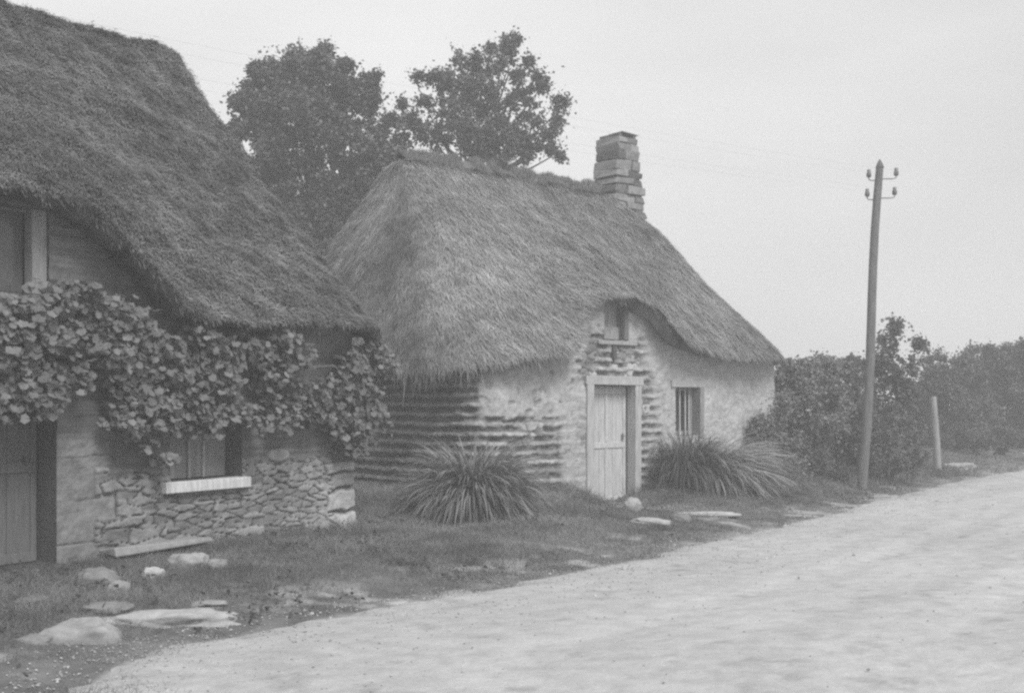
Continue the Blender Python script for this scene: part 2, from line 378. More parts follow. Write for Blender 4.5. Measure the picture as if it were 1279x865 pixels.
# ------------------------------------------------------------------ thatched roofs
def interpn(xs, zs): return lambda t: np.interp(t, xs, zs)
def roof(fr, parent, t0, t1, W, off, ezf, offf, r0, r1, rz, tone, nstraw, lump, seed, ns=520, nv=150, rad=.7, slen=.34, back=None, bulge=.13, hang=1.0, offR=None, jit=.28, w0=.004, w1=.009, mott=.7):
    # walk the eave: back-left corner -> left end -> front -> right end -> back
    xs = []
    a0, a1, b0, b1 = t0-off, t1+(off if offR is None else offR), -off, W+off
    def seg(p, q, n): return [(p[0]+(q[0]-p[0])*i/n, p[1]+(q[1]-p[1])*i/n) for i in range(n)]
    def arc(cx, cy, s, n): return [(cx+rad*math.cos(s+math.pi/2*i/n), cy+rad*math.sin(s+math.pi/2*i/n)) for i in range(n)]
    L = a1-a0; nf = int((L-2*rad)/.03)
    pts = seg((a0, b1-rad), (a0, b0+rad), 110)+arc(a0+rad, b0+rad, math.pi, 36)+seg((a0+rad, b0), (a1-rad, b0), nf)+arc(a1-rad, b0+rad, 1.5*math.pi, 36)+seg((a1, b0+rad), (a1, b1-rad), 60)+arc(a1-rad, b1-rad, 0, 14)+seg((a1-rad, b1), (a0+rad, b1), 60)+arc(a0+rad, b1-rad, math.pi/2, 14)+[(a0, b1-rad)]
    E = np.array(pts); t = E[:, 0]; w = E[:, 1].copy(); 
    ez = ezf(t)*(1-sst(.5, 2.5, w))+ (ezf(np.array([t0]))[0] if back is None else back)*sst(.5, 2.5, w)
    Rt = np.clip(t, r0, r1)
    # eave before any cut, then the cut moves the lip back towards the wall
    front = np.clip((b0+.30-w)/.28, 0, 1)
    o_ = offf(t); plain = np.minimum(ez, np.interp(t, [t0-1, t1+1], [2.3, 2.4])) if False else ez
    wE = w+front*(off-o_)
    # height of the plain roof plane at that lip
    base = BASE(t)
    z_plane = base+(rz-base)*(wE+off)/(W/2+off)
    lift = front*(ez-z_plane); zb = front*z_plane+(1-front)*ez
    v = np.linspace(0, 1, nv)**.92
    e3 = np.stack([t, wE, zb], -1); r3 = np.stack([Rt, np.full_like(t, W/2), np.full_like(t, rz)], -1)
    sag = .05*np.sin((t-t0)*1.3)
    V = r3[:, None]+(e3-r3)[:, None]*v[None, :, None]
    V[..., 2] += lift[:, None]*v[None]**2.2+bulge*np.sin(math.pi*v)[None]-.16*np.exp(-(v/.05)**2)[None]
    hz = np.stack([t-Rt, wE-W/2], -1); hz /= np.linalg.norm(hz, axis=1)[:, None]+1e-9
    V[..., 0] += bulge*.5*np.sin(math.pi*v)[None]*hz[:, 0:1]; V[..., 1] += bulge*.5*np.sin(math.pi*v)[None]*hz[:, 1:2]
    Wd = fr(V)
    du = np.gradient(Wd, axis=0); dv = np.gradient(Wd, axis=1); nn = np.cross(du, dv); ln = np.linalg.norm(nn, axis=2, keepdims=True); nn = nn/(ln+1e-9)
    nn *= np.sign(nn[..., 2:3]+1e-6)
    sl = v[None]*3.6+0*t[:, None]; cu = np.cumsum(np.concatenate([[0], np.hypot(np.diff(t), np.diff(w))]))[:, None]+0*v[None]
    X_, Y_, Z_ = Wd[..., 0], Wd[..., 1], Wd[..., 2]
    d = lump*(.9*fb3(X_*.8, Y_*.8, Z_*.8, seed)+.45*fb3(X_*2.6, Y_*2.6, Z_*2.6, seed+3)+.30*fb3(X_*8, Y_*8, Z_*8, seed+5))
    Wd = Wd+nn*d[..., None]
    tn = tone*(1+.45*fb3(X_*1.1, Y_*1.1, Z_*1.1, seed+7)+mott*fb3(X_*7, Y_*7, Z_*7, seed+8))
    mb = MB()
    # lip: down and back under to the wall head
    inw = -np.stack([hz[:, 0]*(1-front), -front+hz[:, 1]*(1-front)], -1); inw /= np.linalg.norm(inw, axis=1)[:, None]+1e-9
    i3 = frame((0, 0), (fr(np.array([1., 0, 0]))-fr(np.zeros(3)))[:2], (fr(np.array([0, 1., 0]))-fr(np.zeros(3)))[:2])(np.concatenate([inw, np.zeros((len(t), 1))], -1))
    last = Wd[:, -1]; jz = .03*fb2(cu[:, 0]*9, cu[:, 0]*0, seed)
    rows = [last]; 
    for (a, dz) in ((.02, -.05), (.09, -.10), (.18, -.08), (.35, .0), (.75, .16)):
        q = last+i3*a; q[:, 2] += dz*hang*THK(t, w)+jz*(1 if dz < -.04 else .3); rows.append(q)
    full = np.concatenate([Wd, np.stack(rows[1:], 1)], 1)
    ct = np.concatenate([tn, np.repeat(tn[:, -1:]*.6, 5, 1)*(1+.5*fb2(cu[:, -1:]*7, np.arange(5)[None]*3., seed+40))], 1)  # underside rows toned down: darker cut thatch plus painted eave shade
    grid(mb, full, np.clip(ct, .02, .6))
    # loose straws lying down the slope, area weighted
    ar = ln[..., 0]*(1 if True else 0); 
    ctr = np.array([0, 0, 1.6]); view = ctr-Wd; facing = (view*nn).sum(-1)/np.linalg.norm(view, axis=-1)
    pr = ar*np.where(facing > -.15, 1, .12); pr = pr.ravel()/pr.sum()
    idx = R.choice(len(pr), nstraw, p=pr); i, j = np.unravel_index(idx, ar.shape)
    p = Wd[i, j]+R.normal(0, .015, (nstraw, 3)); N_ = nn[i, j]
    dirn = dv[i, j]; dirn /= np.linalg.norm(dirn, axis=1)[:, None]+1e-9
    side = np.cross(N_, dirn); ang = R.normal(0, jit, nstraw)+.5*fb2(p[:, 0]*1.7+p[:, 2], p[:, 1]*1.7, seed+20)
    dr_ = dirn*np.cos(ang)[:, None]+side*np.sin(ang)[:, None]; sd = np.cross(N_, dr_)
    lenn = slen*R.uniform(.4, 1.2, nstraw); wid = R.uniform(w0, w1, nstraw)
    rise = R.uniform(-.03, .10, nstraw)
    Mx = np.stack([sd*wid[:, None], dr_*lenn[:, None]+N_*(lenn*rise)[:, None], N_*.012], 1)
    patch = 1+.45*fb3(p[:, 0]*1.2, p[:, 1]*1.2, p[:, 2]*1.2, seed+9)+mott*.7*fb3(p[:, 0]*6, p[:, 1]*6, p[:, 2]*6, seed+8)
    cl = tone*1.15*patch*R.uniform(.72, 1.3, nstraw)
    tv = [(-1, 0, .3), (1, 0, .3), (.8, .55, 1.5), (-.8, .55, 1.5), (0, 1, .6)]
    mb.inst(tv, [[0, 1, 2], [0, 2, 3], [3, 2, 4]], Mx, p, np.clip(cl, .02, .6))
    # shaggy ends along the lip
    m = int(len(t)*9*hang); k = R.integers(0, len(t)-1, m); base_ = last[k]+i3[k]*R.uniform(-.02, .16, m)[:, None]; base_[:, 2] += R.uniform(-.03, .02, m)
    dd = dv[k, -1]; dd = dd/np.linalg.norm(dd, axis=1)[:, None]; dd = dd*.6+np.array([0, 0, -.7])+R.normal(0, .22, (m, 3)); 
    cu_ = np.cross(dd, [0, 0, 1.]); cu_ /= np.linalg.norm(cu_, axis=1)[:, None]+1e-9
    ll = R.uniform(.05, .15, m)*(1+.9*np.clip(fb2(cu[k, 0]*3, cu[k, 0]*0, seed+31), 0, 1))*SHAG(t[k], w[k])
    Mx = np.stack([cu_*R.uniform(.004, .010, m)[:, None], dd*ll[:, None], cu_*0], 1)
    mb.inst([(-1, 0, 0), (1, 0, 0), (.7, .6, 0), (-.7, .6, 0), (0, 1, 0)], [[0, 1, 2], [0, 2, 3], [3, 2, 4]], Mx, base_, np.clip(tone*R.uniform(.6, 1.4, m), .02, .6))
    o = mb.build('roof', M['straw'], parent, smooth=False)
    return o, V, fr
BASE = lambda t: np.interp(t, [-1, 0, 8], [2.02, 2.15, 2.33])
THK = lambda t, w: 1+1.0*np.exp(-((t-3.35)/.55)**2)*(w < 1)
SHAG = lambda t, w: np.where((np.abs(t+.1) < .9) & (w < 1.5), 1.7, .8)
RZ1, R0, R1 = 5.62, .95, 5.55
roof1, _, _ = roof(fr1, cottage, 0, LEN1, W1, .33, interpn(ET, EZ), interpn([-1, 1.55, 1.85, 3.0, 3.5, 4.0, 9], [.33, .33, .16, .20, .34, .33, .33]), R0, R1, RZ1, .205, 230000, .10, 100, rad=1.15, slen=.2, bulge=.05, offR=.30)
# turf and grass along the ridge
tb = MB(); ts = np.linspace(R0-.05, R1+.05, 170); ph = np.linspace(-1.05, 1.05, 22)
Tg, Pg = np.meshgrid(ts, ph, indexing='ij')
hgt = .04+.05*fb2(Tg*3, Pg*2, 201)+.03*fb2(Tg*12, Pg*9, 202)
wid = .36+.12*fb2(Tg*2.3, Pg*0, 203)
endk = np.clip(np.minimum(Tg-ts[0], ts[-1]-Tg)/.5, 0, 1)**.7
Vt = np.stack([Tg, W1/2+Pg*wid*endk, RZ1-.10+hgt*endk*(1-Pg**4)-np.abs(Pg)*wid*endk*.85+.04], -1)
grid(tb, fr1(Vt), .17+.08*fb2(Tg*5, Pg*5, 204))
m = 30000; k = R.integers(0, 170, m); l = R.integers(2, 20, m); bp = fr1(Vt)[k, l]
dens = fb2(ts[k]*2.2, ts[k]*0, 205) > -.3; bp = bp[dens]; kk = k[dens]; m = len(bp)
dd = R.normal(0, .38, (m, 3)); dd[:, 2] = 1; cu_ = np.cross(dd, R.normal(0, 1, (m, 3))); cu_ /= np.linalg.norm(cu_, axis=1)[:, None]
tb.inst([(-1, 0, 0), (1, 0, 0), (0, 1, 0)], [[0, 1, 2]], np.stack([cu_*.006, dd*(R.uniform(.03, .11, m)*(1+.9*fb2(ts[kk]*3, ts[kk]*0, 206)))[:, None], cu_*0], 1), bp, R.uniform(.14, .4, m))
tb.build('ridge_turf', M['grass'], roof1)

# chimney: rough slabs laid in courses, tapering
ch = MB(); z = 4.55; i = 0
while z < 6.52:
    hh = R.uniform(.11, .20); hh = min(hh, 6.56-z); k = (z-4.5)/2.05
    a0, a1 = 5.68+.22*k, 6.64-.24*k; b0, b1 = 2.70+.05*k, 3.38-.05*k; cut = a0+(a1-a0)*(.5+.2*((i % 2)*2-1)*R.uniform(.3, 1))
    j = lambda: R.uniform(-.014, .02)
    for (x0, x1) in ((a0, cut-.006), (cut+.006, a1)):
        if R.random() < .35 and x1 == a1: x0 = cut+.006
        ch.box((x0+(j() if x0 == a0 else 0), b0+j(), z+.006), (x1+(j() if x1 == a1 else 0), b1+j(), z+hh-.006), .21*R.uniform(.5, 1.4), fr1, .024)
    ch.box((a0+.03, b0+.03, z-.02), (a1-.03, b1-.03, z+hh+.01), .10, fr1)
    z += hh; i += 1
chim = ch.build('chimney', M['rock'], roof1, bevel=.012)
q = MB(); q.box((5.94, 2.8, 6.54), (6.0, 3.3, 6.60), .15, fr1, .01); q.box((6.34, 2.8, 6.54), (6.40, 3.2, 6.61), .15, fr1, .01)
q.box((6.0, 2.78, 6.615), (6.47, 3.15, 6.632), .22, fr1, .012)
q.build('chimney_cap', M['metal'], chim)

# ------------------------------------------------------------------ left cottage
house = thing('thatched_house', tuple(fr2(np.array([-3.4, 0, .1]))), 'dark stone house under a steep mossy thatched roof, hung with a grapevine', 'house')
def field2(s, z):
    wx = s+.05*fb2(s*3, z*5, 80); wz = z+.035*fb2(s*1.7, z*2.5, 81)
    F1, F2, I = voro(wx/.23, wz/.064, 11, .95)
    G1, G2, J = voro(wx/.42, wz/.12, 12, .9)
    big = fb2(s*.9, z*1.6, 82)+.25*(z < .35) > .16
    e1 = sst(.0, .13, F2-F1); e2 = sst(.0, .07, G2-G1)
    e = np.where(big, e2, e1); I = np.where(big, J, I)
    # dressed blocks by the door and quoins on the corner
    blk = (s < -3.62+.12*np.sign(np.sin(z*13)))
    zb = (z+.12)/.40; zb = zb+.12*fb2(s*1.5, z*.5, 17); eb = .2+.8*sst(.0, .02, np.minimum(np.abs(zb % 1), 1-np.abs(zb % 1)))
    eb = eb*sst(.0, .02, np.abs(s+3.62-.12*np.sign(np.sin(z*13)))); idb = _h(np.floor(zb), 0*zb, 4, 2)
    zq = (z+.05+.07*fb2(s*4, z*3, 5)+.04*np.sin(z*7))/.19; wq = .22+.34*_h(np.floor(zq), 0*zq, 1, 9); quo = s > -wq
    eq = sst(.0, .16, np.minimum(zq % 1, 1-(zq % 1)))*sst(.0, .04, np.abs(s+wq+.08*fb2(z*9, s, 6))); idq = _h(np.floor(zq), 0*zq, 2, 9)
    e = np.where(blk, eb, np.where(quo, eq, e)); I = np.where(blk, .4+.4*idb, np.where(quo, .7+.4*idq, I))
    hs = np.where(blk, .35, 1)*.042*e*(.6+.7*I)+.012*fb2(s*9, z*14, 83)+.006*fb2(s*25, z*30, 84)
    ribs = fb2(s*1.2, z*26, 88)
    cs = .05+e*(.11+.12*I+.04*fb2(s*7, z*9, 85)+.03*ribs)
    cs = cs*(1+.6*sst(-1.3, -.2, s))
    ztop = .93+.12*fb2(s*1.3, s*0, 86)+.12*sst(-1, 0, s)
    ren = sst(ztop-.03, ztop+.03, z); ren = np.where(s < -3.6, sst(1.2, 1.3, z+.1*fb2(s*3, z, 4)), ren)
    odd = (np.hypot((s+1.32)/.16, (z-1.0)/.07) < 1)      # a pale stone bedded in the render
    hr = .035+.022*ribs+.01*fb2(s*5, z*5, 87); cr_ = .15+.06*ribs+.05*fb2(s*2, z*3, 89)+.05*sst(-1.6, -.6, s)
    h = hs*(1-ren)+hr*ren; c = cs*(1-ren)+cr_*ren
    h = np.where(odd, .07, h); c = np.where(odd, .30, c)
    bulge_ = .22*sst(.35, -.2, z)*np.exp(-((s+.7)/.8)**2)  # footing that spreads near the corner
    return h+bulge_*(s < .0)+.02*fb2(s*.8, z*.8, 90), np.clip(c, .03, .5)
ET2 = [-9, -7.0, -6.2, -5.6, -4.94, -4.46, -4.13, -3.69, -3.31, -3.07, -2.6, -.92, 0, .5]
EZ2 = [2.4, 2.42, 2.75, 3.2, 3.36, 3.37, 3.29, 2.98, 2.66, 2.49, 2.40, 2.42, 2.44, 2.44]
LEN2, W2 = 9.0, 5.6
path2 = [(t-LEN2, 0, 0, -1, t-LEN2) for t in np.arange(0, LEN2-6.0, .05)]+[(t, 0, 0, -1, t) for t in np.arange(-6.0, -.06, .013)]
path2 += [(-.06+.06*math.sin(a), .06-.06*math.cos(a), math.sin(a), -math.cos(a), -.06+.06*a) for a in np.linspace(0, math.pi/2, 8)]
path2 += [(0, w, 1, 0, -.03-w*0+w) for w in np.arange(.07, W2, .05)]
def top2(s): return np.interp(s, ET2, EZ2)+.15
D2 = (-5.15, -4.18, -.3, 1.88); W2n = (-2.86, -1.86, .79, 1.5); U2 = (-5.25, -4.27, 2.55, 3.3)
def field2b(s, z): return field2(s, z)
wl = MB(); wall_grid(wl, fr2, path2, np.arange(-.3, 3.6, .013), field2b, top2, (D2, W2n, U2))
wl.box((-LEN2, W2-.02, -.3), (0, W2, 2.5), .2, fr2); wl.box((-LEN2-.02, .02, -.3), (-LEN2, W2-.03, 2.5), .2, fr2)
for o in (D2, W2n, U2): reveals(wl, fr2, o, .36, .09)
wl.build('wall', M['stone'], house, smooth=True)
d2 = plank_door(fr2, (-5.13, -4.20, .12, 1.86), .22, .15, house, .95)
q = MB(); q.box((-4.35, .18, 1.02), (-4.32, .2, 1.10), .10, fr2); q.build('door_handle', M['metal'], d2)
q = MB(); q.box((-5.3, -.42, -.05), (-3.95, .2, .10), .15, fr2, .02); q.build('doorstep', M['rock'], house, bevel=.02)
q = MB()
for i in range(7): q.box((-2.84+i*.138, .20, .80), (-2.84+i*.138+.134, .225, 1.5), .30*R.uniform(.9, 1.15), fr2)
sh2 = q.build('window_shutter', M['wood'], house, bevel=.003)
q = MB()
for x in (-2.42, -2.22): q.box((x, .175, .80), (x+.03, .197, 1.5), .42, fr2)
q.build('shutter_batten', M['wood'], sh2)
q = MB(); q.box((-2.97, -.11, .675), (-1.80, .05, .79), .62, fr2, .007); q.build('window_sill', M['wood'], house, bevel=.006)
q = MB(); q.box((-4.42, -.02, 2.5), (-4.27, .10, 3.36), .33, fr2, .003); q.box((-5.25, .0, 2.5), (-5.12, .10, 3.33), .4, fr2)
q.box((-5.12, .05, 3.27), (-4.42, .10, 3.3), .2, fr2)
lf = q.build('loft_window', M['wood'], house, bevel=.006)
q = MB(); q.box((-5.12, .12, 2.55), (-4.42, .14, 3.3), .14, fr2); q.build('pane', M['glass'], lf)
BASE = lambda t: np.interp(t, [-9, 0.5], [2.40, 2.44])
SHAG = lambda t, w: .42
THK = lambda t, w: .75+0*t
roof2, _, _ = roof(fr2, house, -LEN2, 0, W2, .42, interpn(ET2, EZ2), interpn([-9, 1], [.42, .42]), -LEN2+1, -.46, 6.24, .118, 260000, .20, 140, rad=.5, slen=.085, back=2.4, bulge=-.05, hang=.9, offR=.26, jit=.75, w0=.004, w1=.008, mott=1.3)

# ------------------------------------------------------------------ leaves and plants
LOBE = ([(0,.12,-.05),(0,0,0),(-.38,-.06,.06),(-.46,.18,.03),(-.62,.42,.12),(-.46,.6,.05),(-.28,.85,.12),(-.05,.88,0),(0.02,1.05,.08),(.28,.85,.12),(.46,.6,.05),(.62,.42,.12),(.46,.18,.03),(.38,-.08,.06)],
  [[0,k,k+1] for k in range(1,13)]+[[0,13,1]])
LEAF = ([(0, 0, 0), (-.5, .3, .08), (-.42, .75, .1), (0, 1, 0), (.42, .75, .1), (.5, .3, .08), (0, .5, -.06)], [[0, 5, 6], [5, 4, 6], [4, 3, 6], [3, 2, 6], [2, 1, 6], [1, 0, 6]])
QUAD = ([(0, 0, 0), (-.35, .45, .08), (0, 1, 0), (.35, .45, .08)], [[0, 3, 2, 1]])
def frames(nrm, jit, n):
    nrm = nrm+R.normal(0, jit, (n, 3)); nrm /= np.linalg.norm(nrm, axis=1)[:, None]+1e-9
    d = R.normal(0, 1, (n, 3)); d -= nrm*(d*nrm).sum(1)[:, None]; d /= np.linalg.norm(d, axis=1)[:, None]+1e-9
    return np.stack([np.cross(d, nrm), d, nrm], 1)
def limb(mb, a, b, r0, r1, n=7, wig=.08, col=.12, k=6, droop=0):
    a, b = np.array(a, float), np.array(b, float); s = np.linspace(0, 1, n)[:, None]; L = np.linalg.norm(b-a)
    p = a+(b-a)*s; p[1:-1] += R.normal(0, wig*L*.3, (n-2, 3)); p[:, 2] += droop*L*np.sin(math.pi*s[:, 0])
    mb.tube(p, np.linspace(r0, r1, n), k, col); return p
def tree(name, base, lobes, label, cat, group, depth, dens=1.0, leaf=.10, tone=.088, trunk=.2, fork=None, shell=.5, twigs=0, thick=1.0, lt=QUAD):
    root = thing(name, base, label, cat, group)
    base = np.array(base, float); Z0 = base[2]
    L = [(P(px, py, depth)+np.array([0, R.uniform(-.4, .4)*r/F*depth*thick, 0]), r/F*depth) for (px, py, r) in lobes]
    cen = np.mean([l[0] for l in L], 0); low = min(l[0][2]-l[1] for l in L)
    tr = MB(); fk = np.array([(base[0]*.6+cen[0]*.4), (base[1]*.6+cen[1]*.4), max(low, Z0+.2)]) if fork is None else np.array(fork)
    limb(tr, base-np.array([0, 0, .1]), fk, trunk, trunk*.7, 6, .04, .11, 8)
    lf = MB()
    for c, r in L:
        mid = fk+(c-fk)*.55+np.array([0, 0, .1])
        limb(tr, fk, c, trunk*.24, trunk*.05, 7, .12, .07, 5, .05)
        nt = max(6, int(34*r)) 
        tips = R.normal(0, 1, (nt, 3)); tips /= np.linalg.norm(tips, axis=1)[:, None]; tips *= (R.uniform(.15, 1.05, nt)**shell*r*np.where(R.random(nt) < .22, R.uniform(1.1, 1.5, nt), 1))[:, None]
        tips = c+tips*np.array([1, thick, .95])
        for q in tips: limb(tr, c+(q-c)*.1, q, trunk*.09, .006, 4, .15, .1, 3)
        per = int(dens*150*max(r, .25)/.8)+10
        n = nt*per; ci = np.repeat(tips, per, 0); off = R.normal(0, 1, (n, 3))*R.uniform(.3, 1.35, (n, 1))*np.repeat(R.uniform(.07, .22, nt)*min(1.6, max(.55, r)), per)[:, None]
        p = ci+off; p = p[p[:, 2] > Z0+.02]; n = len(p)
        fr_ = frames(np.array([0, -.2, .7])+0*p, .7, n)*(.88*leaf*R.uniform(.6, 1.25, n))[:, None, None]
        lf.inst(lt[0], lt[1], fr_, p, np.clip(1.3*tone*R.uniform(.65, 1.4, n), .02, .3))
    lo = lf.build('crown', M['leaf'], root); to = tr.build('trunk', M['bark'], root, smooth=True)
    return root
G = lambda x, y: float(gz(x, y))
b = P(400, 0, 28.5)
tree('broadleaf_tree', (b[0], 28.5, G(b[0], 28.5)), [(350, 110, 40), (400, 105, 42), (312, 150, 26), (375, 170, 58), (440, 135, 34), (470, 195, 28), (425, 220, 46), (340, 205, 36), (400, 265, 38), (455, 255, 24), (392, 75, 18), (375, 72, 12), (450, 108, 16), (478, 160, 12), (330, 95, 14), (300, 125, 10), (420, 300, 26), (380, 320, 40), (400, 290, 34), (370, 260, 34), (430, 265, 30), (345, 240, 30), (450, 225, 30), (300, 170, 14), (296, 128, 7), (320, 90, 8), (360, 75, 9), (430, 85, 9), (465, 100, 7), (488, 150, 6), (495, 190, 12), (470, 120, 9), (410, 65, 8), (490, 215, 18)],
     'dense dark broadleaf tree rising in the gap between the two thatched roofs', 'tree', 'trees behind the cottages', 28.5, dens=1.9, leaf=.12, tone=.095, trunk=.22, fork=P(395, 330, 28.5))
b = P(600, 0, 30)
tree('broadleaf_tree', (b[0], 30, G(b[0], 30)), [(600, 115, 38), (562, 105, 24), (622, 82, 18), (636, 62, 9), (530, 130, 14), (518, 158, 17), (590, 160, 42), (640, 130, 26), (650, 95, 12), (672, 110, 9), (688, 162, 9), (668, 178, 11), (640, 180, 26), (556, 175, 26), (698, 132, 6), (690, 185, 7), (575, 82, 12), (600, 80, 12), (610, 215, 40), (560, 220, 30), (500, 130, 6), (540, 98, 9), (680, 105, 6), (665, 150, 11), (500, 178, 14), (632, 55, 6), (594, 72, 7), (703, 128, 4), (697, 150, 4), (684, 172, 5), (660, 78, 5), (672, 96, 6), (700, 196, 4), (655, 195, 8), (545, 95, 5), (522, 98, 4), (505, 150, 5), (645, 50, 4), (612, 62, 5)],
     'airy broadleaf tree with straggling branches standing behind the shaggy roof ridge', 'tree', 'trees behind the cottages', 30, dens=.72, leaf=.12, tone=.095, trunk=.2, fork=P(600, 250, 30))

# hedge bushes on the right
def bush(px, depth, lobes, label, name='bush', tone=.09, leaf=.08, dens=1.5, thick=1.2, group='bushes of the roadside hedge', cat='bush', trunk=.06, shell=.6):
    x = (px-639.5)/F*depth; base = (x, depth, G(x, depth)-.03)
    tree(name, base, lobes, label, cat, group, depth, dens, leaf, tone, trunk, fork=(x, depth, base[2]+.35), thick=thick, shell=shell)
bush(990, 22.8, [(972, 470, 13), (985, 462, 11), (1010, 455, 12), (1035, 470, 16), (975, 545, 24), (1005, 590, 22), (965, 500, 16), (978, 482, 14), (992, 472, 12), (1015, 468, 12), (958, 530, 18), (985, 500, 26), (1003, 488, 22), (1020, 520, 30), (985, 540, 32), (1012, 565, 30), (1000, 478, 14), (970, 515, 18), (1040, 500, 22), (985, 570, 28), (960, 560, 20), (1030, 590, 20), (1000, 600, 14)], 'pale rounded bush pressed against the right gable of the shaggy cottage', tone=.18, leaf=.085)
bush(950, 20.5, [(948, 528, 13), (935, 550, 14), (925, 572, 14), (968, 520, 14), (955, 545, 18), (975, 550, 20), (940, 572, 16), (962, 580, 20), (985, 585, 20), (978, 505, 12)], 'pale leafy bush against the right end of the barred window wall', tone=.18, leaf=.06, thick=.6)
bush(1062, 23.5, [(1060, 470, 14), (1075, 600, 18), (1100, 590, 20), (1060, 500, 26), (1050, 540, 32), (1075, 560, 32), (1050, 580, 26), (1085, 520, 28), (1045, 480, 16), (1085, 590, 22), (1060, 600, 14)], 'dark dense bush directly behind the foot of the telegraph pole', tone=.09)
bush(1042, 33, [(1032, 452, 11), (1048, 462, 18), (1020, 472, 16), (1066, 470, 20), (1040, 490, 30), (1062, 452, 8), (1045, 530, 34)], 'small dark treetop showing over the hedge left of the telegraph pole', tone=.085, leaf=.12)
bush(1110, 25.5, [(1110, 442, 22), (1116, 418, 11), (1100, 475, 30), (1132, 458, 14), (1122, 500, 32), (1092, 455, 14), (1118, 405, 5), (1140, 488, 20), (1120, 545, 32), (1100, 530, 30), (1120, 580, 26), (1148, 430, 5)], 'tall loose shrub with a ragged peak just right of the telegraph pole', name='shrub', tone=.092, leaf=.10, dens=.8)
bush(1180, 34, [(1165, 470, 22), (1190, 462, 20), (1180, 500, 34), (1150, 500, 26), (1172, 446, 9), (1200, 450, 10), (1200, 530, 34), (1165, 540, 30), (1190, 558, 20)], 'hedge bush behind the short leaning post', tone=.088, leaf=.11)
bush(1235, 36, [(1220, 460, 20), (1240, 450, 20), (1225, 500, 34), (1262, 455, 26), (1250, 500, 36), (1236, 436, 8), (1285, 450, 28), (1290, 500, 40), (1225, 545, 28), (1265, 545, 32), (1215, 440, 8), (1310, 540, 34)], 'large dark bush closing the hedge at the right edge beside the road', tone=.085, leaf=.12)
bush(1215, 31, [(1205, 545, 16), (1225, 552, 15), (1245, 548, 17), (1190, 556, 12), (1270, 550, 20)], 'low bramble mound right of the short leaning post above the road verge', name='bramble', tone=.08, leaf=.09, cat='bramble', trunk=.03)
bush(1110, 22.6, [(1095, 588, 13), (1112, 582, 15), (1130, 576, 16), (1150, 570, 13), (1060, 592, 12)], 'low bramble mound in the grass right of the telegraph pole foot', name='bramble', tone=.09, leaf=.07, cat='bramble', trunk=.03)
bush(1030, 21.2, [(985, 585, 14), (1012, 575, 15), (975, 600, 10), (1000, 596, 12), (1020, 592, 15), (1042, 590, 13), (1055, 600, 10)], 'low bramble mound between the drooping grass clump and the telegraph pole', name='bramble', tone=.085, leaf=.06, cat='bramble', trunk=.03)

# arching strap-leaf clumps
def clump(cx, cy, rx, h, n, label, name, lean=(0, 0), tone=.16, wid=.011, L=(.7, 1.35), up=(.35, 1.35), group=None):
    z = G(cx, cy); root = thing(name, (cx, cy, z), label, 'grass clump', group)
    th = R.uniform(0, 2*math.pi, n); rr = .22*np.sqrt(R.random(n)); el = R.uniform(up[0], up[1], n)
    Lg = R.uniform(L[0], L[1], n); K = 8
    d = np.stack([np.cos(th)+lean[0], np.sin(th)+lean[1]], -1)
    s = np.linspace(0, 1, K); p = np.zeros((n, K, 3)); p[:, 0] = np.stack([cx+rr*np.cos(th), cy+rr*np.sin(th), np.full(n, z-.02)], -1)
    ang = el.copy(); curl = R.uniform(1.3, 2.5, n)
    for k in range(1, K):
        a = ang-curl*(k/K)**1.4
        st = Lg/(K-1); p[:, k] = p[:, k-1]+np.stack([d[:, 0]*np.cos(a)*st*rx, d[:, 1]*np.cos(a)*st*rx, np.sin(a)*st*h], -1)
        p[:, k, 2] = np.maximum(p[:, k, 2], gz(p[:, k, 0], p[:, k, 1])+.01)
    tg = np.gradient(p, axis=1); sd = np.cross(tg, [0, 0, 1.]); sd /= np.linalg.norm(sd, axis=2, keepdims=True)+1e-9
    tw = R.normal(0, .5, n)[:, None, None]; nn = np.cross(sd, tg); nn /= np.linalg.norm(nn, axis=2, keepdims=True)+1e-9
    sd = sd*np.cos(tw)+nn*np.sin(tw)
    wd = (wid*R.uniform(.6, 1.3, n))[:, None]*np.minimum(1, 3.2*(1-s)**.8+.05)[None]
    V = np.stack([p-sd*wd[..., None], p+sd*wd[..., None]], 2).reshape(n, 2*K, 3)
    f = np.array([[2*k, 2*k+1, 2*k+3, 2*k+2] for k in range(K-1)])
    m = MB(); m.add(V.reshape(-1, 3), (f[None]+np.arange(n)[:, None, None]*2*K).reshape(-1, 4), np.repeat(np.clip(tone*R.uniform(.5, 1.5, n), .03, .4), 2*K))
    m.build('leaves', M['grass'], root)
    return root
clump(-.50, 15.3, .92, 1.2, 3600, 'big round clump of arching strap leaves at the corner of the shaggy cottage', 'strap_leaf_clump', tone=.25, wid=.0075, L=(.5, 1.15), up=(.6, 1.6))
clump(2.68, 18.9, .62, 1.3, 1600, 'upright dark grass clump under the barred window', 'grass_clump', tone=.12, wid=.006, L=(.5, 1.15), up=(.7, 1.5), lean=(.1, 0))
clump(3.1, 19.2, .8, 1.2, 2600, 'clump of long grass drooping to the right beside the barred window', 'grass_clump', lean=(.7, -.05), tone=.33, wid=.008, L=(.55, 1.15), up=(.5, 1.4))

